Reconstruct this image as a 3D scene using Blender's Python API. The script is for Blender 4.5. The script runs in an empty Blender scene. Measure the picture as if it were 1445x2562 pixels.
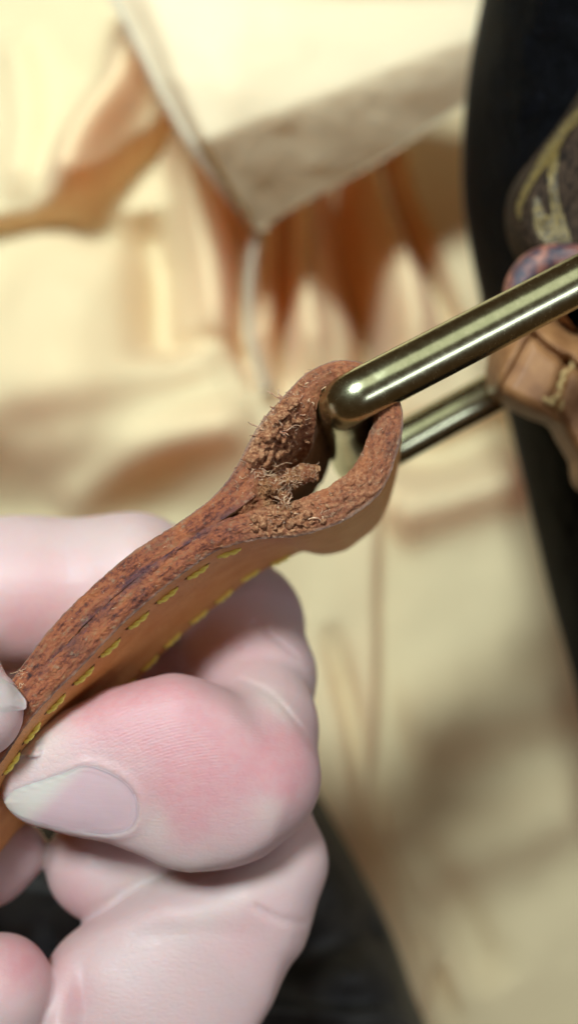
import bpy, math, random
import numpy as np
from mathutils import Vector, noise
from mathutils.bvhtree import BVHTree
random.seed(4); np.random.seed(4)
R = math.radians
S = bpy.context.scene
C = S.collection
MM = 0.001                      # everything below is thought in millimetres, built in metres
D = 110.0                       # camera height over the focus plane (z = 0)
K = 0.036                       # millimetres per photograph pixel on the focus plane

# ---------------------------------------------------------------- camera
cd = bpy.data.cameras.new('camera'); cam = bpy.data.objects.new('camera', cd); C.objects.link(cam)
cam.location = (0, 0, D*MM)
cd.sensor_fit = 'VERTICAL'; cd.sensor_height = 24
cd.lens = 12.0/(1281*K/D)
cd.clip_start = 0.002; cd.clip_end = 20
cd.dof.use_dof = True; cd.dof.focus_distance = (D-0.5)*MM
cd.dof.aperture_fstop = cd.lens/3.0
S.camera = cam
# ---------------------------------------------------------------- world, lamps, exposure
w = bpy.data.worlds.new('World'); S.world = w; w.use_nodes = True
bgn = w.node_tree.nodes['Background']
bgn.inputs[0].default_value = (1.0, 0.52, 0.22, 1); bgn.inputs[1].default_value = 0.06

def area(name, loc, target, sx, sy, watts, col, along=(1, 0, 0)):
    l = bpy.data.lights.new(name, 'AREA'); l.shape = 'RECTANGLE'; l.size = sx; l.size_y = sy
    l.energy = watts; l.color = col
    o = bpy.data.objects.new(name, l); C.objects.link(o)
    z = (Vector(loc)-Vector(target)).normalized(); x = Vector(along); x = (x-z*x.dot(z)).normalized(); y = z.cross(x)
    from mathutils import Matrix
    o.matrix_world = Matrix([[x[k], y[k], z[k], loc[k]] for k in range(3)]+[[0, 0, 0, 1]])
    return o
BAR = (.85, .44, -.30)
key = area('window_light', (-0.11, 0.262, 0.49), (-.055, .09, -.12), .10, .10, .81, (0.85, 0.99, 1.03))
key.data.spread = R(58)
area('ceiling_panel', (0.20, 0.42, 0.40), (0, 0, 0), .70, .40, .9, (0.93, 1.0, 0.84), BAR)
area('tube_lamp', (0.44, -0.063, 0.325), (.01, .01, 0), .50, .07, .80, (0.86, 0.95, 1.10), BAR)
S.view_settings.view_transform = 'Standard'; S.view_settings.look = 'None'
S.view_settings.exposure = 0.0; S.view_settings.gamma = 1.0
S.cycles.max_bounces = 8; S.cycles.diffuse_bounces = 5
try: S.cycles.use_denoising = True
except Exception: pass

# ---------------------------------------------------------------- helpers
def P(px, py, z=0.0):           # photograph pixel + height in mm -> metres (numpy or float)
    k = K*(D-z)/D
    return ((px-722.5)*k*MM, (1281-py)*k*MM, z*MM)
def PA(px, py, z):
    k = K*(D-z)/D
    return np.stack([(px-722.5)*k, (1281-py)*k, z+0*px], -1)      # millimetres
def unproj(v):                  # mm point(s) -> pixel
    k = K*(D-v[..., 2])/D
    return v[..., 0]/k+722.5, 1281-v[..., 1]/k
def mesh_obj(name, verts, faces, mat, parent=None, smooth=True, uv=None, attrs=None):
    me = bpy.data.meshes.new(name)
    verts = np.asarray(verts, float)*MM
    me.from_pydata(verts.tolist(), [], faces if isinstance(faces, list) else faces.tolist())
    if smooth: me.polygons.foreach_set('use_smooth', [True]*len(me.polygons))
    for nm, arr in (attrs or {}).items():
        arr = np.asarray(arr, float)
        if arr.ndim == 1:
            a = me.attributes.new(nm, 'FLOAT', 'POINT'); a.data.foreach_set('value', arr)
        else:
            a = me.attributes.new(nm, 'FLOAT_VECTOR', 'POINT'); a.data.foreach_set('vector', arr.ravel())
    me.materials.append(mat); me.update()
    o = bpy.data.objects.new(name, me); C.objects.link(o)
    if parent: o.parent = parent
    return o
def thing(name, label, cat, group=None):
    o = bpy.data.objects.new(name, None); C.objects.link(o); o.empty_display_size = .01
    o['label'] = label; o['category'] = cat
    if group: o['group'] = group
    return o
def cr(pts, n):                 # Catmull-Rom through rows of any width, resampled evenly along the first 2 columns
    p = np.asarray(pts, float); p = np.vstack([2*p[0]-p[1], p, 2*p[-1]-p[-2]])
    out = []
    for i in range(1, len(p)-2):
        t = np.linspace(0, 1, 24, endpoint=False)[:, None]
        a, b, c, d = p[i-1], p[i], p[i+1], p[i+2]
        out.append(.5*(2*b+(c-a)*t+(2*a-5*b+4*c-d)*t**2+(3*b-a-3*c+d)*t**3))
    out.append(p[-2][None]); q = np.vstack(out)
    L = np.r_[0, np.cumsum(np.linalg.norm(np.diff(q[:, :2], axis=0), axis=1))]
    s = np.linspace(0, L[-1], n)
    return np.stack([np.interp(s, L, q[:, k]) for k in range(q.shape[1])], -1)
def ss(a, b, x): t = np.clip((x-a)/(b-a), 0, 1); return t*t*(3-2*t)
# fast vectorised value noise (mm coordinates)
_T = np.random.RandomState(9).rand(64, 64, 64)
def vnoise(p):
    p = np.asarray(p, float); i = np.floor(p).astype(int); f = p-i; f = f*f*(3-2*f)
    r = 0
    for dx in (0, 1):
        for dy in (0, 1):
            for dz in (0, 1):
                wt = (f[..., 0] if dx else 1-f[..., 0])*(f[..., 1] if dy else 1-f[..., 1])*(f[..., 2] if dz else 1-f[..., 2])
                r = r+wt*_T[(i[..., 0]+dx) % 64, (i[..., 1]+dy) % 64, (i[..., 2]+dz) % 64]
    return r*2-1
def fbm(p, o=4):
    r, a = 0, 1.0
    for k in range(o): r = r+a*vnoise(p*2**k+17.3*k); a *= .5
    return r/1.9
def grid_faces(n, m, closed=False):
    i = np.arange(n-1)[:, None]; j = np.arange(m if closed else m-1)[None]
    a = i*m+j; b = i*m+(j+1) % m; c = (i+1)*m+(j+1) % m; d = (i+1)*m+j
    return np.stack([a, b, c, d], -1).reshape(-1, 4)
def tube(path, rad, seg=20, caps=True):     # path (n,3) mm, rad (n) mm
    path = np.asarray(path, float); n = len(path); rad = np.broadcast_to(rad, (n,))
    T = np.gradient(path, axis=0); T /= np.linalg.norm(T, axis=1)[:, None]
    u = np.cross(T[0], [0.3, .2, .9]); u /= np.linalg.norm(u); V = []
    for i in range(n):
        u = u-T[i]*np.dot(u, T[i]); u /= np.linalg.norm(u); v = np.cross(T[i], u)
        a = np.linspace(0, 2*np.pi, seg, endpoint=False)[:, None]
        V.append(path[i]+rad[i]*(np.cos(a)*u+np.sin(a)*v))
    V = np.vstack(V); F = grid_faces(n, seg, True).tolist()
    if caps: F += [list(range(seg))[::-1], list(range((n-1)*seg, n*seg))]
    return V, F
def surface_nets(f, lo, h):     # f: 3-D samples of a signed distance; returns verts (mm) and quads
    s = f < 0; nx, ny, nz = f.shape
    acc = np.zeros((nx-1, ny-1, nz-1, 3)); cnt = np.zeros((nx-1, ny-1, nz-1))
    cs = [(a, b, c) for a in (0, 1) for b in (0, 1) for c in (0, 1)]
    def sl(A, o): return A[o[0]:nx-1+o[0], o[1]:ny-1+o[1], o[2]:nz-1+o[2]]
    for a in cs:
        for ax in range(3):
            if a[ax]: continue
            b = list(a); b[ax] = 1
            fa, fb = sl(f, a), sl(f, b); m = (fa < 0) != (fb < 0)
            t = np.where(m, fa/np.where(m, fa-fb, 1), 0)
            for k in range(3): acc[..., k] += np.where(m, a[k]+(t if k == ax else 0), 0)
            cnt += m
    act = cnt > 0; idx = -np.ones(act.shape, int); idx[act] = np.arange(act.sum())
    g = np.argwhere(act); V = lo+h*(g+acc[act]/cnt[act][:, None])
    F = []
    for ax in range(3):
        o1, o2 = [(1, 2), (2, 0), (0, 1)][ax]
        e = np.argwhere(np.take(s, range(0, f.shape[ax]-1), ax) != np.take(s, range(1, f.shape[ax]), ax))
        ok = (e[:, o1] > 0) & (e[:, o2] > 0) & (e[:, o1] < f.shape[o1]-1) & (e[:, o2] < f.shape[o2]-1); e = e[ok]
        q = []
        for d1, d2 in ((0, 0), (-1, 0), (-1, -1), (0, -1)):
            c = e.copy(); c[:, o1] += d1; c[:, o2] += d2; q.append(idx[c[:, 0], c[:, 1], c[:, 2]])
        q = np.stack(q, -1); flip = s[e[:, 0], e[:, 1], e[:, 2]]
        q[flip] = q[flip][:, ::-1]; F.append(q[:, ::-1])
    F = np.vstack(F); return V, F[(F >= 0).all(1)]

# ---------------------------------------------------------------- materials
class M:
    def __init__(s, name):
        s.m = bpy.data.materials.new(name); s.m.use_nodes = True; s.t = s.m.node_tree
        s.p = s.t.nodes['Principled BSDF']; s.out = s.t.nodes['Material Output']
        s.g = s.t.nodes.new('ShaderNodeNewGeometry')
        mp = s.t.nodes.new('ShaderNodeMapping'); mp.inputs['Scale'].default_value = (1000,)*3
        s.t.links.new(s.g.outputs['Position'], mp.inputs[0]); s.co = mp.outputs[0]
    def N(s, typ, **kw):
        n = s.t.nodes.new('ShaderNode'+typ)
        for k, v in kw.items():
            if hasattr(n, k): setattr(n, k, v)
        return n
    def L(s, a, b): s.t.links.new(a, b)
    def attr(s, nm, vec=False):
        n = s.N('Attribute'); n.attribute_name = nm; return n.outputs['Vector' if vec else 'Fac']
    def scale(s, co, v):
        n = s.N('Mapping'); n.inputs['Scale'].default_value = v; s.L(co, n.inputs[0]); return n.outputs[0]
    def noise(s, co, sc, det=4, rough=.6, dist=0.):
        n = s.N('TexNoise'); n.inputs['Scale'].default_value = sc; n.inputs['Detail'].default_value = det
        n.inputs['Roughness'].default_value = rough; n.inputs['Distortion'].default_value = dist
        s.L(co, n.inputs['Vector']); return n.outputs['Fac']
    def ramp(s, f, stops):
        n = s.N('ValToRGB'); e = n.color_ramp.elements
        while len(e) < len(stops): e.new(.5)
        for el, (p, c) in zip(e, stops): el.position = p; el.color = (c if len(c) == 4 else (*c, 1))
        s.L(f, n.inputs[0]); return n.outputs[0]
    def mix(s, f, a, b, mode='MIX'):
        n = s.N('MixRGB'); n.blend_type = mode
        for i, v in ((0, f), (1, a), (2, b)):
            if isinstance(v, (int, float)): n.inputs[i].default_value = v
            elif isinstance(v, tuple): n.inputs[i].default_value = (*v, 1)
            else: s.L(v, n.inputs[i])
        return n.outputs[0]
    def math(s, op, a, b=0.):
        n = s.N('Math'); n.operation = op
        for i, v in ((0, a), (1, b)):
            if isinstance(v, (int, float)): n.inputs[i].default_value = v
            else: s.L(v, n.inputs[i])
        return n.outputs[0]
    def bump(s, h, dist_mm, strength=1.0, prev=None):
        n = s.N('Bump'); n.inputs['Distance'].default_value = dist_mm*MM; n.inputs['Strength'].default_value = strength
        s.L(h, n.inputs['Height'])
        if prev is not None: s.L(prev, n.inputs['Normal'])
        return n.outputs[0]
    def set(s, **kw):
        names = dict(col='Base Color', rough='Roughness', metal='Metallic', normal='Normal', spec='Specular IOR Level',
                     sss='Subsurface Weight', sssr='Subsurface Radius', ssss='Subsurface Scale', sheen='Sheen Weight', coat='Coat Weight')
        for k, v in kw.items():
            i = s.p.inputs[names[k]]
            if isinstance(v, bpy.types.NodeSocket): s.L(v, i)
            elif k == 'col': i.default_value = (*v, 1)
            else: i.default_value = v
        return s
def bw(stops): return [(p, (v, v, v)) for p, v in stops]

def mat_cloth(name, base, warm):
    m = M(name)
    n = m.noise(m.co, .05, 3)
    col = m.mix(m.ramp(n, bw([(.3, 0), (.7, 1)])), base, tuple(x*.95 for x in base))
    wv = m.noise(m.scale(m.co, (2.6, .7, 1)), 1.0, 3)
    m.set(col=col, rough=.85, spec=.12, sheen=.15, normal=m.bump(wv, .05, .6))
    tr = m.N('BsdfTranslucent'); tr.inputs[0].default_value = (*warm, 1)
    mx = m.N('MixShader'); mx.inputs[0].default_value = .38
    m.L(m.p.outputs[0], mx.inputs[1]); m.L(tr.outputs[0], mx.inputs[2]); m.L(mx.outputs[0], m.out.inputs[0])
    return m.m
cloth_m = mat_cloth('cream cloth', (0.92, 0.765, 0.46), (1.0, .38, .08))
flap_m = mat_cloth('cream flap cloth', (0.84, 0.76, 0.53), (.9, .6, .3))

def mat_edge():
    m = M('raw cut leather edge'); uv = m.attr('suv', True)     # suv: along, across, depth in mm
    st = m.scale(uv, (.22, 2.1, 1.0)); st2 = m.scale(uv, (.5, 2.6, 1.0))
    a = m.noise(st, 1.0, 6, .65); b = m.noise(m.co, 2.2, 6, .7); c = m.noise(st2, 1.3, 5, .7)
    col = m.ramp(m.mix(.5, a, b), [(.36, (.04, .016, .014)), (.44, (.17, .045, .025)), (.52, (.38, .11, .045)), (.60, (.32, .14, .065)), (.68, (.44, .28, .16))])
    big = m.noise(m.scale(uv, (.28, .5, 1)), 1.0, 3, .6)
    col = m.mix(m.ramp(big, bw([(.52, 0), (.66, .65)])), col, m.mix(.5, col, (.62, .20, .06)))
    col = m.mix(m.ramp(big, bw([(.34, .6), (.46, 0)])), col, m.mix(.6, col, (.10, .05, .04)))
    pur = m.ramp(c, bw([(.60, 0), (.68, 1)]))
    seam = m.attr('seam'); pur2 = m.math('MULTIPLY', seam, m.ramp(m.noise(uv, .45, 3), bw([(.43, 0), (.56, 1)])))
    col = m.mix(m.math('MULTIPLY', pur, .55), col, (.085, .05, .085))
    col = m.mix(m.math('MULTIPLY', pur2, .65), col, (.05, .034, .062))
    gr = m.ramp(m.noise(m.co, .9, 5, .7), bw([(.58, 0), (.66, 1)]))
    col = m.mix(m.math('MULTIPLY', gr, .55), col, (.33, .25, .16))
    torn = m.attr('torn')
    tcol = m.ramp(m.noise(m.co, 2.6, 6, .75), [(.33, (.08, .024, .012)), (.46, (.30, .105, .04)), (.64, (.62, .33, .165))])
    tm = m.math('MULTIPLY', torn, m.ramp(m.noise(m.co, .8, 4, .6), bw([(.28, 0), (.42, 1)])))
    col = m.mix(tm, col, tcol)
    rim = m.attr('rim'); col = m.mix(m.math('MULTIPLY', rim, .6), col, (.30, .22, .17))
    bp = m.bump(m.noise(m.co, 5.5, 6, .8), .22, 1.0); bp = m.bump(m.noise(m.scale(uv, (.5, 3.5, 1)), 1, 5, .7), .12, .5, bp)
    rg = m.ramp(b, bw([(.4, .38), (.6, .85)]))
    m.set(col=col, rough=rg, spec=.45, normal=bp); return m.m
edge_m = mat_edge()
def mat_grain(name, c1, c2, rough=.45, vein=.0):
    m = M(name)
    n = m.noise(m.co, .35, 4, .6); col = m.mix(m.ramp(n, bw([(.35, 0), (.65, 1)])), c1, c2)
    por = m.noise(m.scale(m.co, (1, 1, .35)), 5.5, 3, .6)
    col = m.mix(m.ramp(por, bw([(.32, .55), (.42, 0)])), col, tuple(x*.5 for x in c1))
    ln = m.noise(m.scale(m.co, (.6, 3.2, 1.0)), 1.0, 4, .7)
    bp = m.bump(por, .06, .6); bp = m.bump(ln, .10, .5, bp)
    m.set(col=col, rough=rough, spec=.4, normal=bp); return m.m
tan_m = mat_grain('tan grain leather', (.60, .25, .07), (.68, .33, .11), .48)
flesh_m = mat_grain('rough inner leather', (.26, .14, .075), (.38, .22, .12), .9)
tab_m = mat_grain('worn brown leather', (.20, .085, .03), (.33, .16, .06), .55)

m = M('yellow thread'); m.set(col=m.mix(m.noise(m.co, 6, 3), (.82, .64, .07), (.88, .76, .18)), rough=.5, sheen=.2); thread_m = m.m
m = M('pale loose fibre'); m.set(col=m.mix(m.ramp(m.noise(m.co, 1.4, 3), bw([(.35, 0), (.65, 1)])), (.26, .10, .045), (.64, .40, .24)), rough=.8, sheen=.2, sss=.15, ssss=.0005); fibre_m = m.m
m = M('aged brass')
sc = m.noise(m.scale(m.co, (1, 1, 1)), 1.1, 5, .65); fine = m.noise(m.co, 9, 3, .7)
m.set(col=m.mix(m.ramp(sc, bw([(.4, 0), (.65, 1)])), (.44, .44, .27), (.52, .51, .32)), metal=1.0,
      rough=m.mix(.5, m.ramp(sc, bw([(.35, .20), (.7, .31)])), m.ramp(fine, bw([(.4, .20), (.7, .28)]))), normal=m.bump(m.noise(m.co, 1.3, 4, .6), .006, .6, m.bump(fine, .008, .5))); brass_m = m.m
m = M('black bag fabric')
wv = m.noise(m.scale(m.co, (1.6, .8, 1)), 1.2, 4, .6)
m.set(col=m.ramp(wv, [(.42, (.0006, .0006, .0007)), (.62, (.002, .002, .003)), (.74, (.012, .013, .02))]), rough=.7, spec=.05, normal=m.bump(wv, .6, .8)); black_m = m.m
m = M('coated brown canvas')
gx = m.noise(m.scale(m.co, (1.7, .75, 1)), 1.5, 4, .6)
m.set(col=m.ramp(gx, [(.38, (.008, .005, .003)), (.60, (.050, .030, .018))]), rough=.75, spec=.12, normal=m.bump(gx, .35, .8)); canvas_m = m.m
m = M('gold print')
m.set(col=m.ramp(gx2 := m.noise(m.scale(m.co, (1.7, .75, 1)), 1.5, 4, .6), [(.38, (.035, .022, .006)), (.60, (.17, .115, .026))]), rough=.5, normal=m.bump(gx2, .3, .8)); gold_m = m.m
m = M('dark charcoal fabric')
m.set(col=m.ramp(m.noise(m.co, .12, 3), [(.35, (.014, .013, .012)), (.65, (.045, .042, .037))]), rough=.55, spec=.4, normal=m.bump(m.noise(m.co, 1.5, 4), .4, .5)); char_m = m.m

def mat_skin():
    m = M('skin')
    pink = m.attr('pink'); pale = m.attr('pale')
    n = m.noise(m.co, .35, 4, .6); n2 = m.noise(m.co, 1.1, 4, .6)
    base = m.mix(m.ramp(n, bw([(.35, 0), (.65, 1)])), (.54, .405, .39), (.555, .40, .385))
    pk = m.mix(m.ramp(n2, bw([(.4, 0), (.6, 1)])), (.54, .24, .255), (.54, .27, .28))
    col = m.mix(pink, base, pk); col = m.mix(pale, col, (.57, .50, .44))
    # print ridges: bands following the pad, real relief
    rc = m.attr('ridge', True)
    wt = m.N('TexWave'); wt.wave_type = 'BANDS'; wt.bands_direction = 'X'
    wt.inputs['Scale'].default_value = .72; wt.inputs['Distortion'].default_value = .9; wt.inputs['Detail'].default_value = 1.5; wt.inputs['Detail Scale'].default_value = .25
    m.L(rc, wt.inputs['Vector'])
    rm = m.math('MULTIPLY', wt.outputs['Fac'], m.attr('ridgemask'))
    bp = m.bump(rm, .03, .5); bp = m.bump(m.noise(m.scale(m.co, (.45, 1.3, .6)), 1.6, 5, .7, .6), .09, .45, bp)
    vo = m.N('TexVoronoi'); vo.feature = 'DISTANCE_TO_EDGE'; vo.inputs['Scale'].default_value = 1.5; m.L(m.scale(m.co, (.8, 1.25, 1)), vo.inputs['Vector'])
    bp = m.bump(m.ramp(vo.outputs['Distance'], bw([(0, 0), (.25, 1)])), .022, .45, bp)
    m.set(col=col, rough=m.ramp(n2, bw([(.35, .42), (.65, .56)])), spec=.42, normal=bp, sss=.6, ssss=.0022)
    m.p.inputs['Subsurface Radius'].default_value = (1.0, .35, .22); return m.m
skin_m = mat_skin()
m = M('fingernail'); f = m.attr('free')
m.set(col=m.mix(f, (.54, .37, .385), (.56, .49, .44)), rough=.24, spec=.5, coat=.25, sss=.3, ssss=.0012, normal=m.bump(m.noise(m.scale(m.co, (.4, 2.5, 1)), 1, 3), .04, .4)); nail_m = m.m

# ================================================================ THE CLOTH
def poly_d(X, Y, pts):          # distance, signed side (+ = right of travel), parameter along
    best = np.full(X.shape, 1e9); sg = np.zeros(X.shape); tt = np.zeros(X.shape)
    pts = np.asarray(pts, float); L = np.r_[0, np.cumsum(np.linalg.norm(np.diff(pts, axis=0), axis=1))]
    for i in range(len(pts)-1):
        a, b = pts[i], pts[i+1]; d = b-a; l2 = (d*d).sum()
        t = np.clip(((X-a[0])*d[0]+(Y-a[1])*d[1])/l2, 0, 1)
        dx, dy = X-a[0]-t*d[0], Y-a[1]-t*d[1]; dist = np.hypot(dx, dy)
        c = d[0]*dy-d[1]*dx; u = dist < best
        best = np.where(u, dist, best); sg = np.where(u, np.sign(c), sg); tt = np.where(u, (L[i]+t*l2**.5)/L[-1], tt)
    return best, sg, tt
def ridge(X, Y, pts, wd, hgt, taper=.15):
    pts = cr(pts, 30); d, s, t = poly_d(X, Y, pts)
    return hgt*np.exp(-(d/wd)**2)*np.clip(np.minimum(t, 1-t)/taper, .0, 1)**.7
def step(X, Y, pts, wd, hgt, reach, taper=.12):
    # the sheet stands hgt proud on the LEFT of travel (screen y down), falling off over `reach`
    pts = cr(pts, 30); d, s, t = poly_d(X, Y, pts); sd = -d*s
    fall = np.exp(-(np.maximum(sd, 0)/reach)**2)
    return hgt*(ss(-wd, wd, sd))*fall*np.clip(np.minimum(t, 1-t)/taper, 0, 1)

cloth = thing('dust_cloth', 'rumpled cream yellow cloth spread out beneath the strap and hand', 'cloth')
xs = np.linspace(-900, 2350, 300); ys = np.linspace(-900, 3500, 400)
X, Y = np.meshgrid(xs, ys, indexing='ij')
H = -134+3*fbm(np.stack([X/520, Y/520, 0*X+3], -1), 2)
H += step(X, Y, [(-500, 640), (0, 560), (220, 515), (350, 390), (440, 300), (470, 60), (480, -200)], 15, 10, 380)
H -= ridge(X, Y, [(350, 520), (385, 700), (400, 920)], 55, 10)
H += ridge(X, Y, [(190, 560), (235, 400), (330, 250), (380, 60)], 60, 15)
H += ridge(X, Y, [(60, 520), (70, 300), (20, 60)], 50, 4)
H += ridge(X, Y, [(150, 1500), (190, 1000), (170, 800), (230, 600)], 170, 8)
H += ridge(X, Y, [(560, 900), (520, 650), (470, 420), (430, 100)], 46, 8)
H -= ridge(X, Y, [(650, 980), (610, 850), (600, 650), (560, 400)], 24, 11)
H += ridge(X, Y, [(680, 1000), (675, 800), (690, 560)], 20, 4)
H -= ridge(X, Y, [(700, 1010), (705, 800), (712, 560), (715, 300)], 20, 12)
H += ridge(X, Y, [(800, 950), (770, 760), (765, 480), (760, 250)], 44, 9)
H -= ridge(X, Y, [(935, 1080), (940, 900), (925, 790), (880, 640), (850, 430), (830, 200)], 42, 30)
H += ridge(X, Y, [(1060, 950), (1020, 700), (960, 470), (920, 330), (880, 100)], 46, 6)
H -= ridge(X, Y, [(1180, 880), (1080, 660), (1000, 480), (960, 300)], 26, 12)
H += ridge(X, Y, [(-400, 960), (100, 990), (430, 1010), (700, 900)], 200, 14)
H += ridge(X, Y, [(120, 1290), (420, 1120), (640, 1060)], 60, 6)
H -= ridge(X, Y, [(0, 1080), (330, 1030), (560, 960), (640, 900)], 60, 4)
H -= ridge(X, Y, [(400, 890), (520, 860), (640, 900)], 30, 4)
H += step(X, Y, [(900, 2700), (1100, 2450), (985, 2200), (930, 2000), (940, 1700), (945, 1400), (950, 1180), (940, 1000)], 16, 7, 260, .05)
H -= ridge(X, Y, [(1150, 2600), (1020, 2300), (930, 2080), (880, 1800), (820, 1560)], 28, 6)
H += ridge(X, Y, [(960, 1300), (1120, 1235), (1320, 1180)], 80, 9)
H -= ridge(X, Y, [(960, 1110), (1120, 1140), (1330, 1040)], 70, 10)
H += ridge(X, Y, [(1000, 1820), (1200, 1780), (1500, 1700)], 110, 5)
H += ridge(X, Y, [(900, 2260), (1150, 2140), (1500, 2000)], 110, 6)
H -= ridge(X, Y, [(1000, 2080), (1120, 2250), (1250, 2500)], 70, 4)
H -= 15*ss(1010, 1300, Y)*(1-ss(380, 800, X))
H += .35*fbm(np.stack([X/60, Y/95, 0*X], -1), 3)+2.6*fbm(np.stack([X/210+.3*Y/210, Y/330, 0*X+7], -1), 2)
k0 = K*(D+130)/D
V = np.stack([(X-722.5)*k0, (1281-Y)*k0, H], -1).reshape(-1, 3)
mesh_obj('cloth_sheet', V, grid_faces(len(xs), len(ys))[:, ::-1], cloth_m, cloth)

# folded flap lying on top: triangle with its corner at (650,560)
nu, nv = 90, 120
uu = np.linspace(0, 1, nu); LE = cr([(645, 575), (612, 535), (450, 310), (290, 0), (140, -320)], nv); RE = cr([(665, 575), (720, 528), (960, 395), (1210, 230), (1700, -60)], nv)
G = LE[None]*(1-uu[:, None, None])+RE[None]*uu[:, None, None]
GX, GY = G[..., 0], G[..., 1]
tv = np.linspace(0, 1, nv)[None]+0*GX; uu2 = uu[:, None]+0*GX
# the sheet runs level, then turns down along the line (470,380)-(1200,110)
dl, sl_, _ = poly_d(GX, GY, [(300, 480), (500, 375), (850, 240), (1200, 105), (1700, -90)])
below = dl*sl_
Z = -84-(np.maximum(below+25, 0)/230)**1.3*15-4*ss(0, .1, .1-uu2)
Z = Z-3*np.exp(-((GX-1000)/260)**2-((GY-10)/55)**2)+4*np.exp(-((GX-560)/130)**2-((GY-200)/160)**2)+.7*fbm(np.stack([GX/260, GY/260, 0*GX], -1), 3)+.5*fbm(np.stack([GX/90, GY/70, 0*GX+4], -1), 3)
kk = K*(D+88)/D
V1 = PA(GX, GY, Z).reshape(-1, 3)
F1 = grid_faces(nu, nv)
V2 = V1-np.array([0, 0, .9]); n1 = len(V1)
bd = [i*nv for i in range(nu)]+[(nu-1)*nv+j for j in range(1, nv)]+[i*nv+nv-1 for i in range(nu-2, -1, -1)]+[j for j in range(nv-2, 0, -1)]
side = [[bd[i], bd[(i+1) % len(bd)], bd[(i+1) % len(bd)]+n1, bd[i]+n1] for i in range(len(bd))]
mesh_obj('folded_corner', np.vstack([V1, V2]), F1[:, ::-1].tolist()+(F1+n1).tolist()+side, flap_m, cloth)
# overcast hem along the flap's left edge and hanging on below the corner
hp = np.vstack([V1.reshape(nu, nv, 3)[0][::-1]]); 
hem2 = cr([(645, 580), (628, 660), (622, 800), (640, 900), (668, 980)], 60)
h2 = PA(hem2[:, 0], hem2[:, 1], np.linspace(V1[0][2]-1, -122, 60))
VV, FF = tube(np.vstack([hp, h2]), .38, 10)
m = M('grey hem thread'); m.set(col=(.54, .46, .34), rough=.9); 
hem_m = m.m
mesh_obj('hem', VV, FF, hem_m, cloth)
hv, hf = [], []
for q in np.vstack([hp, h2])[::2]:
    a = np.linspace(-1.1, 1.1, 5); pth = q+np.stack([a*1.0, a*.45, .5-.2*a*a], -1)
    v_, f_ = tube(pth, .2, 5); hf += [[i+sum(map(len, hv)) for i in x] for x in f_]; hv.append(v_)
o = mesh_obj('hem_stitching', np.vstack(hv), hf, hem_m, cloth); o['kind'] = 'stuff'

# ================================================================ dark garment and bag
def puffy(name, poly, z0, Hh, Rr, mat, parent=None, n=260, rings=70, bumpf=None, thick=1.5, zf=None, attrs=None):
    b = cr(list(poly)+[poly[0]], n+1)[:-1]; c = b.mean(0)
    t = (np.linspace(0, 1, rings)**1.6)[:, None, None]
    G = b[None]*(1-t)+c*t; gx, gy = G[..., 0], G[..., 1]
    d, _, _ = poly_d(gx, gy, np.vstack([b, b[:1]])); d[0] = 0
    q = np.clip(1-d/Rr, 0, 1); Zz = z0+Hh*np.sqrt(np.maximum(1-q*q, 0))
    if zf is not None: Zz = Zz+zf(gx, gy)
    if bumpf is not None: Zz = Zz+bumpf(gx, gy)*ss(0, 40, d)
    k = 0
    V = PA(gx, gy, Zz).reshape(-1, 3)
    F = grid_faces(rings, n, True)
    V2 = V.copy(); V2[:, 2] = np.minimum(V2[:, 2], V2[:, 2])-thick; m0 = len(V)
    side = [[i, i+m0, (i+1) % n+m0, (i+1) % n] for i in range(n)]
    return mesh_obj(name, np.vstack([V, V2]), F.tolist()+F[:, ::-1].tolist().__class__((F[:, ::-1]+m0).tolist())+side, mat, parent), k

g, _ = puffy('dark_garment', [(690, 1880), (765, 1945), (835, 2060), (905, 2190), (975, 2330), (1030, 2480), (1090, 2680), (1100, 3100), (300, 3300), (-700, 3100), (-900, 2500), (-600, 2000), (100, 1980), (450, 1930)],
      -88, 24, 260, char_m, None, bumpf=lambda x, y: 3*np.exp(-((y-2530-(x-700)*.08)/26)**2)+5*fbm(np.stack([x/230, y/150, 0*x+5], -1), 3)-5*np.exp(-(((y-2400)+(x-700)*.3)/60)**2))
g['label'] = 'black charcoal fabric lying blurred under the lower fingers'; g['category'] = 'dark fabric'

bag = thing('handbag', 'dark brown and black handbag with gold print at the right edge', 'handbag')
BL = [(1290, -420), (1222, -60), (1185, 130), (1166, 300), (1163, 470), (1180, 600), (1208, 740), (1245, 900), (1290, 1090), (1335, 1280), (1385, 1490), (1440, 1690), (1530, 2050), (1700, 2500)]
puffy('bag_side', BL+[(2300, 2500), (2600, 1000), (2300, -500)], -78, 34, 330, black_m, bag, bumpf=lambda x, y: 1.5*fbm(np.stack([x/45, y/30, 0*x], -1), 3))
pp = cr(BL, 160); kz = K*(D+76)/D
m = M('dark edging'); m.set(col=(.022, .020, .018), rough=.5, normal=m.bump(m.noise(m.co, .8, 3), .3, .5)); rimm = m.m
VV, FF = tube(np.stack([(pp[:, 0]+22-722.5)*kz, (1281-pp[:, 1])*kz, -77+0*pp[:, 0]], -1), 1.7, 14)
mesh_obj('edge_piping', VV, FF, rimm, bag)
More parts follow.
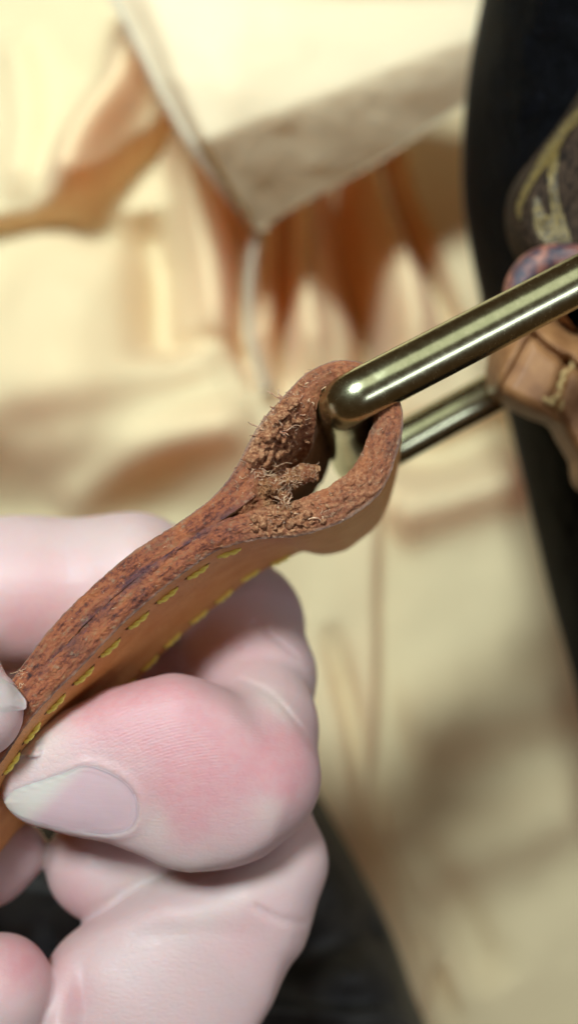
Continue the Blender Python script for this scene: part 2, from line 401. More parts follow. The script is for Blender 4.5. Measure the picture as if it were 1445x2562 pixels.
# canvas panel: tube-like roll that comes toward the viewer at the right
cp = [(1480, 170), (1440, 245), (1385, 325), (1330, 395), (1285, 455), (1268, 520), (1272, 590), (1300, 650), (1350, 720), (1480, 760), (1900, 760), (2000, 300), (1700, 60)]
cz = lambda x, y: 1.2*fbm(np.stack([x/120, y/120, 0*x+9], -1), 2)+.16*fbm(np.stack([x/11, y/17, 0*x], -1), 2)
can, kc = puffy('canvas_panel', cp, -37, 9, 70, canvas_m, bag, bumpf=cz, rings=110, n=320)
bvh = BVHTree.FromObject(can, bpy.context.evaluated_depsgraph_get())
def drape(pts, wd, n, up=.06):  # strip lying on the canvas; pts in photo px
    q = cr([(*p, w_) for p, w_ in zip(pts, wd)], n); T = np.gradient(q[:, :2], axis=0); T /= np.linalg.norm(T, axis=1)[:, None]
    Nn = np.stack([-T[:, 1], T[:, 0]], -1); V = []
    for i in range(n):
        for s_ in np.linspace(-1, 1, 5):
            x, y = q[i, :2]+Nn[i]*q[i, 2]*.54*s_*(1+.12*math.sin(i*2.1+s_))
            o_ = Vector((0, 0, D*MM)); p_ = Vector(P(x, y, -30)); h = bvh.ray_cast(o_, (p_-o_).normalized())[0]
            h = np.array(h)/MM if h is not None else np.array(p_)/MM
            V.append(h+np.array([0, 0, up]))
    return np.array(V), grid_faces(n, 5)
pv, pf = [], []; base = 0
for pts, wd in (([(1470, 255), (1445, 287), (1407, 328), (1383, 363), (1358, 404), (1336, 437), (1312, 481), (1297, 519), (1299, 552)], [20, 22, 24, 30, 24, 18, 16, 14, 6]),
                ([(1390, 360), (1384, 400), (1380, 437), (1384, 492), (1392, 533), (1408, 582), (1424, 606)], [10, 22, 22, 20, 24, 26, 10]),
                ([(1340, 494), (1345, 530), (1357, 572), (1382, 600), (1410, 612)], [10, 24, 36, 34, 12]),
                ([(1350, 545), (1372, 560), (1398, 585)], [12, 44, 20])):
    v_, f_ = drape(pts, wd, 60, .06+.012*len(pv)); pv.append(v_); pf += (f_+base).tolist(); base += len(v_)
mesh_obj('printed_motif', np.vstack(pv), pf, gold_m, bag)

# worn leather tab round the far end of the ring
def tabz(x, y):
    z = 0*x
    z += .8*np.exp(-(poly_d(x, y, [(1238, 965), (1275, 905), (1300, 860), (1325, 820)])[0]/13)**2)
    z -= .6*np.exp(-(poly_d(x, y, [(1250, 985), (1290, 920), (1318, 860)])[0]/12)**2)
    z -= .9*np.exp(-(poly_d(x, y, [(1318, 828), (1360, 870), (1400, 900), (1470, 940)])[0]/9)**2)
    z += .7*np.exp(-(poly_d(x, y, [(1310, 800), (1360, 845), (1400, 875), (1470, 915)])[0]/14)**2)
    z += 1.4*np.exp(-(poly_d(x, y, [(1262, 1000), (1330, 1030), (1390, 1055)])[0]/11)**2)
    z -= 1.6*np.exp(-(poly_d(x, y, [(1418, 900), (1398, 960), (1378, 1012), (1392, 1050)])[0]/12)**2)
    return z
tp = [(1340, 700), (1290, 740), (1255, 810), (1230, 880), (1221, 940), (1232, 985), (1268, 1012), (1330, 1042), (1378, 1062), (1400, 1100), (1430, 1150), (1480, 1240), (1800, 1300), (1900, 900), (1560, 860), (1450, 838), (1405, 812), (1385, 790), (1378, 740)]
tab, _ = puffy('leather_tab', tp, -34, 7.5, 45, tab_m, bag, bumpf=tabz, rings=110, n=420, thick=2.5)
# reddish rolled edge seen above the ring bar
ap = cr([(1284, 760), (1288, 700), (1305, 660), (1340, 632), (1385, 622), (1440, 628), (1520, 660), (1600, 720)], 90)
m = M('painted red leather edge'); nn = m.noise(m.co, .55, 4, .6)
m.set(col=m.ramp(nn, [(.36, (.025, .022, .04)), (.5, (.16, .06, .05)), (.62, (.36, .14, .09))]), rough=.28, spec=.6, normal=m.bump(m.noise(m.co, 4, 4, .7), .15, .8)); redm = m.m
ax_ = PA(ap[:, 0]+10, ap[:, 1]+26, -26+0*ap[:, 0]); VV, FF = tube(ax_, 1.75, 24)
VV[:, :2] += 0.06*fbm(VV*1.5, 2)[:, None]
mesh_obj('tab_edge', VV, FF, redm, bag)
bt = BVHTree.FromObject(tab, bpy.context.evaluated_depsgraph_get())
sx = [(1428, 915), (1412, 932), (1404, 952), (1398, 972), (1392, 992), (1380, 1006), (1366, 1004), (1400, 1016)]
stm = None
for i, (x, y) in enumerate(sx):
    if stm is None:
        a = np.linspace(-1, 1, 9); v_, f_ = tube(np.stack([a*.35, a*.62, .35*(1-a*a)], -1), .26*np.sqrt(np.maximum(1.05-a**4, .05)), 10)
        m = M('dull yellow thread'); m.set(col=m.mix(m.noise(m.co, 3, 3), (.40, .26, .10), (.55, .40, .17)), rough=.75); dthread = m.m
        st = mesh_obj('tab_stitch', v_, f_, dthread, bag); stm = st
    else: st = stm.copy(); C.objects.link(st); st.parent = bag
    o_ = Vector((0, 0, D*MM)); h = bt.ray_cast(o_, (Vector(P(x, y, -30))-o_).normalized())[0]
    st.location = (h if h else Vector(P(x, y, -27)))+Vector((0, 0, .0001)); st.rotation_euler = (0, 0, R((25, -30, 10, 40, -20, 60, 80, 10)[i]))

# ================================================================ brass ring
rp = [(1000, 934, -.8), (930, 970, -.2), (888, 992, .1), (862, 1010, -.8), (856, 1026, -3.5), (860, 1050, -9), (870, 1105, -19), (880, 1150, -27), (893, 1160, -31), (925, 1148, -33), (1000, 1108, -33), (1120, 1042, -35), (1240, 977, -37), (1450, 862, -40), (1600, 780, -42), (1640, 745, -38), (1652, 700, -28), (1652, 640, -14), (1640, 606, -10), (1600, 620, -8.5), (1445, 702, -6.5), (1200, 830, -3.5), (1000, 934, -.8)]
w3 = np.array([np.array(P(*p))/MM for p in rp])
def cr3(p, per=14):
    q = np.vstack([p[-2], p, p[1]]); out = []
    for i in range(1, len(q)-2):
        t = np.linspace(0, 1, per, endpoint=False)[:, None]; a, b, c, d = q[i-1:i+3]
        out.append(.5*(2*b+(c-a)*t+(2*a-5*b+4*c-d)*t**2+(3*b-a-3*c+d)*t**3))
    return np.vstack(out)
rpth = cr3(w3); n = len(rpth)
for _ in range(3): rpth = (np.roll(rpth, 1, 0)+2*rpth+np.roll(rpth, -1, 0))/4
def closed_tube(path, r, seg):
    T = np.roll(path, -1, 0)-np.roll(path, 1, 0); T /= np.linalg.norm(T, axis=1)[:, None]
    nrm = np.cross(w3[5]-w3[0], w3[20]-w3[0]); nrm /= np.linalg.norm(nrm); V = []
    for i in range(len(path)):
        u = nrm-T[i]*np.dot(nrm, T[i]); u /= np.linalg.norm(u); v = np.cross(T[i], u)
        a = np.linspace(0, 2*np.pi, seg, endpoint=False)[:, None]; V.append(path[i]+r*(np.cos(a)*u+np.sin(a)*v))
    V = np.vstack(V); m_ = len(path); F = [[i*seg+j, i*seg+(j+1) % seg, (i+1) % m_*seg+(j+1) % seg, (i+1) % m_*seg+j] for i in range(m_) for j in range(seg)]
    return V, F
VV, FF = closed_tube(rpth, 2.33, 40)
rl = np.r_[0, np.cumsum(np.linalg.norm(np.diff(rpth, axis=0), axis=1))]
ring = mesh_obj('metal_ring', VV, FF, brass_m, attrs=dict(suv=np.stack([np.repeat(rl*.45, 40), np.tile(np.sin(np.arange(40)*2*np.pi/40)*2.3, len(rl))*1.0, np.tile(np.cos(np.arange(40)*2*np.pi/40)*2.3, len(rl))], -1))); ring['label'] = 'olive brass rectangular ring hooked through the torn leather loop'; ring['category'] = 'metal ring'

# ================================================================ leather strap
strap = thing('leather_strap', 'tan leather strap with frayed torn loop and yellow stitching held in the fingers', 'leather strap')
path = [(-260, 2180, 58), (-90, 1905, 58), (59, 1702, 58), (169, 1562, 58), (319, 1423, 58), (466, 1324, 58), (545, 1268, 60), (612, 1205, 84), (662, 1146, 116), (702, 1090, 128), (728, 1046, 112), (752, 1000, 84),
        (780, 956, 60), (824, 932, 58), (868, 926, 58), (918, 940, 60), (955, 984, 66), (972, 1042, 72), (953, 1119, 84), (916, 1199, 94), (856, 1248, 96), (802, 1275, 94), (727, 1299, 88), (638, 1312, 74), (548, 1342, 60),
        (484, 1377, 58), (383, 1452, 58), (283, 1540, 58), (181, 1645, 58), (62, 1768, 58), (-30, 1900, 58), (-200, 2180, 58)]
NS = 1150
q = cr(path, NS); cxy = np.stack([(q[:, 0]-722.5)*K, (1281-q[:, 1])*K], -1); th = q[:, 2]*K
for _ in range(4): cxy[1:-1] = (cxy[:-2]+2*cxy[1:-1]+cxy[2:])/4
T = np.gradient(cxy, axis=0); T /= np.linalg.norm(T, axis=1)[:, None]
NO = np.stack([-T[:, 1], T[:, 0]], -1)       # outward from the loop (left of travel)
sl = np.r_[0, np.cumsum(np.linalg.norm(np.diff(cxy, axis=0), axis=1))]
px_, py_ = q[:, 0], q[:, 1]
torn = np.exp(-((px_-668)/62)**2-((py_-1090)/105)**2)+.85*np.exp(-((px_-700)/75)**2-((py_-1300)/35)**2)+.3*np.exp(-((px_-900)/70)**2-((py_-1230)/60)**2)
torn = np.clip(torn+.30*ss(600, 760, px_), 0, 1)
bev = np.exp(-((px_-680)/55)**2-((py_-1090)/95)**2)
W = 22.0
NE, NF = 44, 46
e = np.linspace(1, -1, NE)                   # across the cut edge, outer (+1) to inner (-1)
fb = np.linspace(0, 1, NF)**1.5*W
lp = ss(620, 880, px_); tiltx = .125-.05*lp; tilty = -np.interp(px_, [0, 430, 590, 690, 750, 820, 900, 1000], [.175, .175, .135, .085, .12, .14, .125, .09])
for _ in range(12): tilty[1:-1] = (tilty[:-2]+2*tilty[1:-1]+tilty[2:])/4
def ptpos(i, en, b):                         # sample index arrays, across -1..1, depth b
    x = cxy[i, 0]+NO[i, 0]*th[i]*.5*en+b*tiltx[i]; y = cxy[i, 1]+NO[i, 1]*th[i]*.5*en+b*tilty[i]
    return np.stack([x, y, -b+0*x], -1)
I = np.arange(NS)[:, None]
# cut edge: slightly domed, noisy, with the torn bevel
inn = ss(640, 560, px_)[:, None]
dome = .55*(1-np.abs(e)**3)[None]*(1-inn*(e < 0)[None])+.55*inn*(e < 0)[None]*np.ones((NS, 1))
eover = e[None]*(1+.10*inn*(e < 0)[None])
bv = bev[:, None]*ss(.35, -1.0, e)[None]*5.5*0
bv = bev[:, None]*(1-ss(-1.0, .45, e))[None]*8.0
E = ptpos(I, eover, -dome+.55+bv+.0*I)
suv = np.stack([sl[:, None]+0*e[None], (e[None]*th[:, None]*.5), 0*sl[:, None]+0*e[None]], -1)
tr = torn[:, None]*(np.ones_like(e)[None])
rimf = ss(.80, .97, e)[None]
ns = fbm(np.stack([suv[..., 0]*.55, suv[..., 1]*2.0, suv[..., 0]*0+4], -1), 4)
ns2 = fbm(np.stack([suv[..., 0]*1.3, suv[..., 1]*2.8, suv[..., 0]*0+8], -1), 4); ns3 = fbm(E*6.0, 3)
flat = 1-np.abs(e)[None]**6*(1-inn)
E[..., 2] += (.17*ns+.11*ns2+.10*ns3)*(.35+.65*flat)+tr**2*(.35*ns2+.22*ns3)*(.2+.8*flat)+torn[:, None]**2*bev[:, None]**.5*.55*fbm(E*1.6+3, 4)*ss(1.0, .5, e)[None]
nvec = np.concatenate([NO, 0*NO[:, :1]], 1)[:, None]
E += nvec*((.08*ns2+.05*ns3)+tr*(.22*ns2+.10*ns3)*(ss(.8, -.2, e)[None]))[..., None]
# seam groove between the two plies in the strap itself
seam = (ss(.35, 1, -e)[None])*(ss(620, 540, px_))[:, None]
E[..., 2] -= .30*seam*np.clip(.3+1.5*fbm(suv*.6, 2), 0, 1)
eo = mesh_obj('cut_edge', E.reshape(-1, 3), grid_faces(NS, NE), edge_m, strap,
              attrs=dict(suv=suv.reshape(-1, 3), seam=np.clip(seam+.0, 0, 1).ravel(), torn=np.clip(tr, 0, 1).ravel(), rim=(rimf+0*tr).ravel()))
def face_part(name, sgn, mat, edgecol):
    st = E[:, edgecol]                       # start exactly on the cut edge
    A = ptpos(I, np.array([[sgn]]), fb[None]+.55)
    off = st[:, None]-A[:, :1]; wgt = np.exp(-fb/1.6)[None, :, None]
    A = A+off*wgt
    if sgn < 0: A += nvec*((.16*fbm(A*1.2, 3))*(1-np.exp(-fb/.5))[None]*(px_ > 560)[:, None])[..., None]
    else: A += nvec*((.05*fbm(A*.5, 2))*(1-np.exp(-fb/.5))[None])[..., None]
    F = grid_faces(NS, NF); F = F if sgn < 0 else F[:, ::-1]
    mesh_obj(name, A.reshape(-1, 3), F, mat, strap); return A
AO = face_part('grain_face', 1, tan_m, 0)
AI = face_part('flesh_side', -1, flesh_m, NE-1)
BK = np.stack([AO[:, -1]*(1-t)+AI[:, -1]*t for t in np.linspace(0, 1, 5)], 1)
mesh_obj('back_edge', BK.reshape(-1, 3), grid_faces(NS, 5), flesh_m, strap)

# stitches: twisted two-strand yellow thread, each one its own part
def stitch_mesh():
    V, F = [], []; a = np.linspace(-1, 1, 26)
    for ph in (0, math.pi):
        tw = a*4.6+ph; env = np.sqrt(np.maximum(1-a**6, 0))
        p = np.stack([a*1.22, .12*np.cos(tw)*env, .13*np.sin(tw)*env+.25*(1-a**6)-.08], -1)
        v_, f_ = tube(p, .145*np.sqrt(np.maximum(1.02-a**8, .05)), 9); F += [[i+sum(map(len, V)) for i in x] for x in f_]; V.append(v_)
    return np.vstack(V), F
sv, sf = stitch_mesh(); proto = None; hole = None
m = M('dark needle hole'); m.set(col=(.03, .012, .006), rough=.9); hole_m = m.m
aa = np.linspace(0, 2*np.pi, 12, endpoint=False)
hv_ = np.vstack([np.stack([.30*np.cos(aa), .20*np.sin(aa), 0*aa], -1), np.stack([.2*np.cos(aa), .13*np.sin(aa), 0*aa+.035], -1)])
hf_ = [[i, (i+1) % 12, 12+(i+1) % 12, 12+i] for i in range(12)]+[list(range(12, 24))]
lower = np.where((np.arange(NS) > NS*.5))[0]
def nearest(x, y):                           # the point of the outer lower face that shows at pixel (x, y)
    best = None
    A = AO[lower]; ux, uy = unproj(A); d = np.hypot(ux-x, uy-y)
    k = np.unravel_index(np.argmin(d), d.shape); return lower[k[0]], k[1]
rowA = [(570, 1380), (495, 1433), (420, 1490), (345, 1550), (270, 1615), (203, 1682), (132, 1752), (70, 1825), (15, 1900), (-45, 1980)]
rowB = [(688, 1376), (618, 1430), (552, 1482), (492, 1535), (430, 1600), (372, 1655), (310, 1712)]
for row in (rowA, rowB):
    jb = int(np.argmin(np.abs(fb-(2.6 if row is rowA else W-2.2))))
    for k, (x, y) in enumerate(row):
        ux, uy = unproj(AO[lower, jb]); i = lower[np.argmin(np.hypot(ux-x, uy-y))]
        tv3 = AO[min(i+4, NS-1), jb]-AO[i-4, jb]; tv3 /= np.linalg.norm(tv3)
        nb = np.array([NO[i, 0], NO[i, 1], .12]); nb -= tv3*np.dot(nb, tv3); nb /= np.linalg.norm(nb); yv = np.cross(nb, tv3)
        if proto is None: st = mesh_obj('stitch', sv, sf, thread_m, strap); proto = st
        else: st = proto.copy(); C.objects.link(st); st.parent = strap
        from mathutils import Matrix
        sk = R(random.uniform(-4, 4)-13); ca, sa = math.cos(sk), math.sin(sk)
        t2 = tv3*ca+yv*sa; y2 = yv*ca-tv3*sa
        mt = Matrix([[t2[r], y2[r], nb[r], (AO[i, jb][r]+nb[r]*.02)*MM] for r in range(3)]+[[0, 0, 0, 1]])
        st.matrix_world = mt
        for e_ in (-1, 1):
            if hole is None: ho = mesh_obj('stitch_hole', hv_, hf_, hole_m, strap); hole = ho
            else: ho = hole.copy(); C.objects.link(ho); ho.parent = strap
            ho.matrix_world = mt @ Matrix.Translation((e_*1.20*MM, 0, -.01*MM))

# torn nub and ragged wedge in the mouth of the loop
def lump(name, prims, h, amp, freq, mat, k=.25, attrs=True):
    ps = [(np.array(P(x, y, z))/MM, r) for x, y, z, r in prims]
    lo = np.min([p-r-1 for p, r in ps], 0); hi = np.max([p+r+1 for p, r in ps], 0)
    n = np.ceil((hi-lo)/h).astype(int); g = np.stack(np.meshgrid(*[np.arange(a) for a in n], indexing='ij'), -1)*h+lo
    f = np.full(n, 1e3)
    for p, r in ps:
        d = np.linalg.norm(g-p, axis=-1)-r; hh = np.clip(.5+.5*(f-d)/k, 0, 1); f = f*(1-hh)+d*hh-k*hh*(1-hh)
    f += amp*fbm(g*freq, 4)+amp*.35*vnoise(g*freq*5)
    V, F = surface_nets(f, lo, h)
    return mesh_obj(name, V, F, mat, strap, attrs=dict(suv=V, torn=np.ones(len(V)), seam=np.zeros(len(V)), rim=np.zeros(len(V))))
m = M('fuzzy torn leather')
tc = m.noise(m.co, 2.4, 6, .75)
m.set(col=m.mix(m.ramp(m.noise(m.co, .9, 4), bw([(.45, 0), (.6, .7)])), m.ramp(tc, [(.34, (.09, .032, .014)), (.48, (.34, .14, .055)), (.64, (.62, .35, .18))]), (.26, .075, .035)), rough=.9, spec=.2, normal=m.bump(m.noise(m.co, 9, 5, .8), .25, 1)); fuzz_m = m.m
nub = lump('torn_leather', [(610, 1240, -2.0, 1.4), (650, 1225, -1.7, 1.3), (690, 1215, -.8, .85), (722, 1200, -.2, .8), (752, 1187, .2, .8), (776, 1184, .0, .65), (700, 1290, -1.2, 1.0), (660, 1270, -1.7, 1.1), (718, 1262, -.3, .6), (712, 1235, -.1, .5), (610, 1265, -1.8, 1.2), (560, 1290, -2, 1.0)], .11, .55, 1.5, fuzz_m)

# loose fibres
_m = (torn > .3)
cand = E[_m][:, 6:-2].reshape(-1, 3); cu, cv = unproj(cand)
fl = []
for (x, y, sx_, sy_, n_) in ((700, 1065, 40, 70, 95), (655, 1140, 28, 40, 40), (700, 1300, 50, 20, 26), (800, 1268, 50, 25, 8)):
    cs = np.cumsum(np.exp(-((cu-x)/sx_)**2-((cv-y)/sy_)**2))
    for _ in range(n_):
        p_ = cand[int(np.searchsorted(cs, random.random()*cs[-1]))]; a, b = unproj(p_)
        fl.append((a, b, p_[2]+random.uniform(-.05, .15), random.uniform(.12, .42)*(1 if x < 720 else .6)))
lump('torn_flakes', fl, .12, .28, 2.2, edge_m, .12)['kind'] = 'stuff'
LV = np.array([v.co[:] for v in nub.data.vertices])/MM; LN = np.array([v.normal[:] for v in nub.data.vertices])
En = np.cross(np.gradient(E, axis=0), np.gradient(E, axis=1)); En /= np.linalg.norm(En, axis=2)[..., None]; En *= np.sign(En[..., 2:]+1e-6)
AS = np.vstack([E.reshape(-1, 3), LV]); AN = np.vstack([En.reshape(-1, 3), LN]); aux, auy = unproj(AS)
def fibres(name, spots, mat):
    V, F = [], []; base = 0
    for (x, y, cnt, rx, ry, ln, rd, dirn, spread) in spots:
        wgt = np.exp(-((aux-x)/rx)**2-((auy-y)/ry)**2)*(AN[:, 2] > .1); cs = np.cumsum(wgt); 
        for _ in range(cnt):
            j = int(np.searchsorted(cs, random.random()*cs[-1])); p = AS[j]; nn = AN[j]
            a = dirn+random.gauss(0, spread); L_ = ln*random.uniform(.4, 1.25)
            d = np.array([math.cos(a), math.sin(a), 0.]); d -= nn*np.dot(d, nn); d = d/np.linalg.norm(d)+nn*random.uniform(-.05, .4); d /= np.linalg.norm(d)
            c = np.array([random.gauss(0, 1) for _ in range(3)]); c -= d*np.dot(c, d); c *= .9/max(np.linalg.norm(c), .1)
            t = np.linspace(0, 1, 7)[:, None]; pt = p-nn*.06+L_*(d*t+c*t*t*random.uniform(.3, 1.6)+c[::-1]*.35*np.sin(t*5))
            v_, f_ = tube(pt, rd*random.uniform(.6, 1.3)*(1-.6*t[:, 0]**2), 5, False)
            V.append(v_); F += [[i+base for i in q_] for q_ in f_]; base += len(v_)
    o = mesh_obj(name, np.vstack(V), F, mat, strap); o['kind'] = 'stuff'
fibres('loose_fibres', [(705, 1060, 240, 48, 80, .40, .065, 1.0, 2), (650, 1120, 110, 30, 60, .36, .06, 1.5, 2), (765, 1183, 120, 30, 20, .3, .03, 1.3, 1.2), (715, 1215, 120, 25, 20, .5, .035, 2.0, 1.5),
    (655, 1178, 40, 40, 14, 1.0, .045, .4, .4), (712, 1260, 60, 12, 28, .6, .05, 1.6, .5), (690, 1300, 80, 50, 22, .45, .04, .5, 2), (820, 1270, 50, 60, 30, .4, .035, .6, 2), (940, 1160, 50, 30, 60, .35, .03, .9, 2),
    (590, 1200, 50, 20, 45, .35, .035, 2.4, .9), (760, 940, 50, 60, 25, .3, .035, 1.9, .8), (300, 1450, 50, 160, 110, .3, .03, 1.9, 1.5), (55, 1700, 30, 14, 20, .5, .04, 3.3, .8)], fibre_m)
fibres('pale_shavings', [(695, 992, 3, 6, 5, 1.1, .10, 2.5, .25), (722, 1000, 2, 5, 5, .9, .10, 1.5, .5), (704, 1075, 6, 14, 10, 1.0, .09, .9, .3), (645, 1085, 4, 12, 10, .8, .08, 2.4, .6),
    (735, 1120, 3, 12, 12, .7, .08, 1.2, 1), (650, 1188, 5, 18, 8, 1.2, .07, .5, .3), (805, 1302, 3, 8, 6, .8, .10, 2.0, .3), (650, 1300, 2, 6, 6, .8, .08, 1.9, .3), (712, 1268, 4, 5, 14, 1.1, .08, 1.6, .2), (680, 1100, 10, 40, 50, .5, .07, 1, 2)], fibre_m)
pi = math.pi

# ================================================================ hand
hand_chains = [   # (px, py, z, r)
    [(-700, 1560, -30, 10), (-300, 1490, -27, 8.6), (60, 1478, -30, 8.4), (330, 1470, -31, 8.4), (470, 1528, -31, 8.2), (580, 1574, -30, 8.2), (624, 1690, -25, 7.1), (650, 1825, -16, 5.8), (638, 1935, -11, 6.0)],
    [(636, 1940, -11, 6.0), (585, 1962, -10, 7.2), (505, 1950, -9, 8.6), (425, 1918, -8.5, 8.6), (300, 1918, -8, 7.2), (180, 1938, -7, 5.6), (98, 1957, -6, 3.8)],
    [(-500, 1500, -2, 9), (-190, 1690, -1, 6.5), (-62, 1780, .5, 4.4)],
    [(650, 2090, -22, 6.0), (400, 2110, -22, 6.4), (262, 2160, -21, 6.2)],
    [(-260, 2190, -22, 5), (-20, 2150, -21, 4.6), (40, 2130, -20, 3.4)],
    [(630, 2040, -22, 5.6), (674, 2165, -19, 5.8), (600, 2275, -18, 7.4), (470, 2410, -16.5, 9.5), (355, 2545, -15, 10.9), (150, 2850, -22, 12), (-250, 3200, -28, 16)],
    [(-8, 2478, -9, 5.4), (-60, 2640, -11, 6.6), (-250, 3000, -18, 9)],
    [(60, 1600, -34, 6), (330, 1640, -36, 6.5), (560, 1700, -33, 6)],
    [(118, 2560, -13, 3.6), (60, 2700, -15, 5)],
    [(-700, 1560, -30, 10), (-900, 2300, -34, 18), (-500, 3000, -32, 18), (-250, 3200, -28, 16)],
    [(-500, 1500, -2, 9), (-900, 1800, -18, 12), (-900, 2300, -34, 18)], [(-260, 2190, -22, 5), (-900, 2300, -34, 14)]]
kk_ = [1.0, 2.3, 1.0, .8, .6, .5, .5, 1, .5, 3, 3, 2]
HH = .42
pts = [np.array(P(*p[:3]))/MM for c_ in hand_chains for p in c_]
lo = np.array([-66., -86., -58.]); hi = np.array([8., 4., 12.])
n3 = np.ceil((hi-lo)/HH).astype(int)
GX_ = np.stack(np.meshgrid(*[(np.arange(a)*HH+l).astype(np.float32) for a, l in zip(n3, lo)], indexing='ij'), -1)
Fd = np.full(n3, 1e3, np.float32)
def conecap(g, a, b, ra, rb):
    ab = b-a; t = np.clip(((g-a)@ab)/(ab@ab), 0, 1); t = t.astype(np.float32)
    dx = g[..., 0]-a[0]-t*ab[0]; dy = g[..., 1]-a[1]-t*ab[1]; dz = g[..., 2]-a[2]-t*ab[2]
    return np.sqrt(dx*dx+dy*dy+dz*dz)-(ra+(rb-ra)*t)
for ch, kz_ in zip(hand_chains, kk_):
    fc = np.full(n3, 1e3, np.float32)
    q4 = np.array([[*(np.array(P(*p[:3]))/MM), p[3]] for p in ch]).astype(np.float32)
    for i in range(len(q4)-1):
        d = conecap(GX_, q4[i, :3], q4[i+1, :3], q4[i, 3], q4[i+1, 3])
        kb = 2.5; hh = np.clip(.5+.5*(fc-d)/kb, 0, 1); fc = fc*(1-hh)+d*hh-kb*hh*(1-hh)*.5
    hh = np.clip(.5+.5*(Fd-fc)/kz_, 0, 1); Fd = Fd*(1-hh)+fc*hh-kz_*hh*(1-hh)
# soft flesh swelling and skin folds
def gsph(x, y, z, rr): p = np.array(P(x, y, z), np.float32)/MM; return np.exp(-((GX_-p)**2).sum(-1)/rr**2)
Fd -= .7*gsph(330, 1330, -22, 5)+.6*gsph(690, 1770, -10, 3.0)+.5*gsph(400, 1720, -4, 5)+.5*gsph(740, 2110, -18, 4)
Fd += .5*gsph(330, 2080, -1, 4)
Fd += .18*fbm(GX_[..., :]*.16, 2)
HV, HF = surface_nets(Fd, lo, HH); del GX_, Fd
for _ in range(2):                # light relax
    acc = np.zeros_like(HV); cn = np.zeros(len(HV))
    for a in range(4):
        b = (a+1) % 4
        np.add.at(acc, HF[:, a], HV[HF[:, b]]); np.add.at(cn, HF[:, a], 1); np.add.at(acc, HF[:, b], HV[HF[:, a]]); np.add.at(cn, HF[:, b], 1)
    HV = .5*HV+.5*acc/np.maximum(cn, 1)[:, None]
def press(z, z0, k): u = np.maximum(z-z0, 0); return np.minimum(z, z0)+u*(k+(1-k)*np.exp(-u/2.0))
ux, uy = unproj(HV); HV[:, 2] = np.where((uy < 2205) & ~((ux < 95) & (uy < 1895)), press(HV[:, 2], -5.0, .5), HV[:, 2]); wl = ss(2215, 2360, uy)*ss(120, 200, ux)
HV[:, 2] = HV[:, 2]*(1-wl)+press(HV[:, 2], -13, .55)*wl
ux, uy = unproj(HV)
NP = [(11, 2008), (25, 1985), (60, 1968), (105, 1953), (160, 1934), (212, 1916), (262, 1928), (310, 1955), (338, 1990), (344, 2035), (326, 2072), (280, 2086), (200, 2080), (133, 2068), (70, 2050), (28, 2030)]
nb_ = cr(NP+[NP[0]], 200); dn, sn, _ = poly_d(ux, uy, nb_); inside = sn > 0
front = (HV[:, 2] > -8)&(ux < 420)&(uy > 1880)
fold = np.exp(-((dn-9)/9)**2)*(~inside)*front*ss(90, 230, ux)
HV[:, 2] += .20*fold; HV[:, 2] -= .15*inside*front*ss(0, 12, dn)
cre = np.exp(-(poly_d(ux, uy, cr([(640, 1560), (690, 1600), (740, 1640)], 20))[0]/7)**2)+np.exp(-(poly_d(ux, uy, cr([(600, 1700), (680, 1740), (760, 1830)], 20))[0]/7)**2)+np.exp(-(poly_d(ux, uy, cr([(640, 2270), (700, 2300), (760, 2310)], 20))[0]/8)**2)
HV[:, 2] -= .35*cre
def gg(x, y, sx_, sy_, a=0.):
    c, s_ = math.cos(a), math.sin(a); dx, dy = ux-x, uy-y; return np.exp(-((dx*c+dy*s_)/sx_)**2-((-dx*s_+dy*c)/sy_)**2)
pink = 1.0*gg(330, 1770, 190, 85, -.25)+.95*gg(520, 1900, 190, 130, .3)+.8*gg(720, 1900, 70, 110)+.45*gg(420, 2010, 120, 60, .2)+.4*gg(120, 1500, 90, 120)+.35*gg(620, 1620, 90, 60)+.9*gg(60, 2400, 90, 90)+.45*gg(190, 2240, 60, 70)+.35*gg(480, 2080, 60, 50)+.45*gg(40, 1570, 60, 90)+.12+.2*gg(620, 2330, 80, 120)+.5*gg(190, 2500, 40, 60)
pale = .8*gg(90, 1860, 90, 55, -.6)+.8*gg(690, 1760, 75, 26, .75)+.6*gg(670, 2030, 40, 45)+.5*gg(390, 2060, 40, 60)+.6*gg(420, 2190, 160, 40, -.15)+.5*gg(20, 1745, 60, 30)+.35*gg(300, 1350, 250, 40)+.4*gg(560, 2260, 200, 40, -.5)  # blanched skin; the crescent by the bend is a highlight painted into the colour
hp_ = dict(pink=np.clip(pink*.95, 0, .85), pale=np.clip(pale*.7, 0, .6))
a_, b_ = ux-420, uy-2500
rad = np.hypot((ux-560)*.75, (uy-2150))*K*1.5
hp_['ridge'] = np.stack([rad, 0*rad, 0*rad], -1)
hp_['ridgemask'] = .5*np.clip(gg(430, 1850, 330, 150)+.7*gg(700, 1500, 120, 200)+.4*gg(420, 2160, 200, 60), 0, 1)
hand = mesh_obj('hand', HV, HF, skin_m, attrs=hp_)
hand['label'] = 'pale pink bare hand pinching the leather strap between curled fingers'; hand['category'] = 'hand'
bh = BVHTree.FromPolygons([tuple(v) for v in HV], HF.tolist())
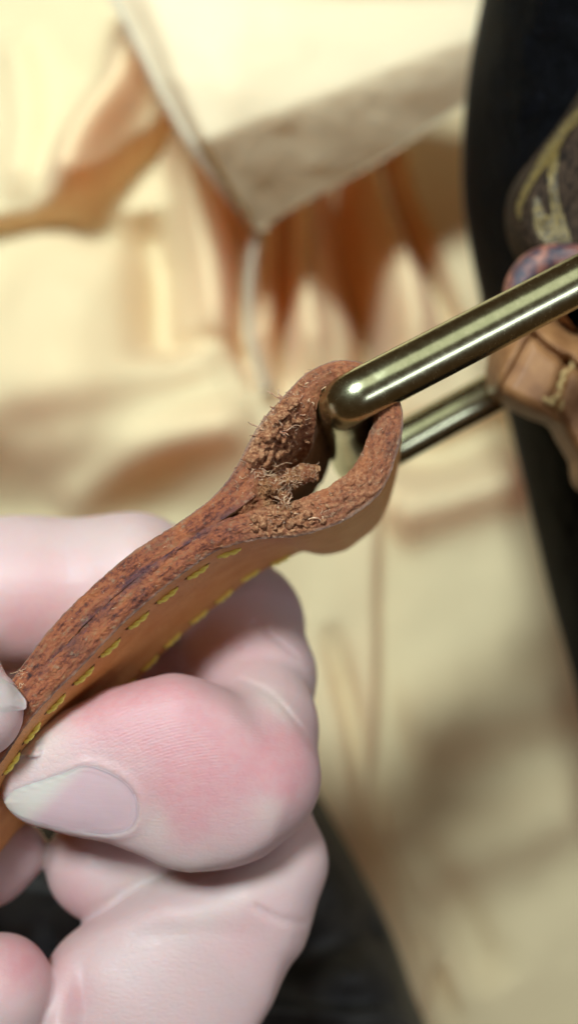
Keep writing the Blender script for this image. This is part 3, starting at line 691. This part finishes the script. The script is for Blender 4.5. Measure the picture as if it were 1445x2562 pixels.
def nail(poly, lift, freef, name='fingernail', curve=0.):
    b = cr(list(poly)+[poly[0]], 161)[:-1]; c = b.mean(0); t = (np.linspace(0, 1, 34)**1.3)[:, None, None]
    G = b[None]*(1-t)+c*t; A, Bz, xs_ = [], [], []
    for x, y in G.reshape(-1, 2)[::3]:
        o_ = Vector((0, 0, D)); p_ = Vector(np.array(P(x, y, 0))/MM); h = bh.ray_cast(o_, (p_-o_).normalized())[0]
        if h is not None and h.z > -12: u_, v_ = (x-c[0])/100, (y-c[1])/100; A.append([1, u_, v_, u_*u_, u_*v_, v_*v_]); Bz.append(h.z)
    co = np.linalg.lstsq(np.array(A), np.array(Bz), rcond=None)[0]
    u_, v_ = (G[..., 0]-c[0])/100, (G[..., 1]-c[1])/100
    d, _, _ = poly_d(G[..., 0], G[..., 1], np.vstack([b, b[:1]])); d[0] = 0
    q0 = co[0]+co[1]*u_+co[2]*v_+co[3]*u_**2+co[4]*u_*v_+co[5]*v_**2
    hit = np.full(q0.shape, np.nan)
    for i in range(q0.shape[0]):
        for j in range(q0.shape[1]):
            o_ = Vector((0, 0, D)); p_ = Vector(np.array(P(G[i, j, 0], G[i, j, 1], 0))/MM); h = bh.ray_cast(o_, (p_-o_).normalized())[0]
            if h is not None and h.z > -10: hit[i, j] = h.z
    z = np.where(np.isnan(hit), np.minimum(q0, np.nanmin(hit)+1.5), hit)
    for _ in range(30):
        z = (z+np.roll(z, 1, 1)+np.roll(z, -1, 1))/3; z[1:-1] = (z[:-2]+2*z[1:-1]+z[2:])/4
    z = np.maximum(z, np.where(np.isnan(hit), -99, hit)+.02)+lift*ss(0, 14, d)
    z = (z+np.roll(z, 1, 1)+np.roll(z, -1, 1))/3
    V = PA(G[..., 0], G[..., 1], z).reshape(-1, 3); F = grid_faces(34, 160, True); n0 = len(V)
    V2 = V-[0, 0, .45]; side = [[i, i+n0, (i+1) % 160+n0, (i+1) % 160] for i in range(160)]
    fr = freef(G[..., 0], G[..., 1]).ravel()
    mesh_obj(name, np.vstack([V, V2]), F.tolist()+(F[:, ::-1]+n0).tolist()+side, nail_m, hand, attrs=dict(free=np.r_[fr, fr]))
nail(NP, .09,
     lambda x, y: ss(26, -26, ((x-206)*129+(y-1916)*121)/177))
nail([(-200, 1690), (-60, 1680), (20, 1705), (58, 1742), (66, 1765), (50, 1778), (-60, 1782), (-200, 1782)], .12, lambda x, y: .6+0*x)
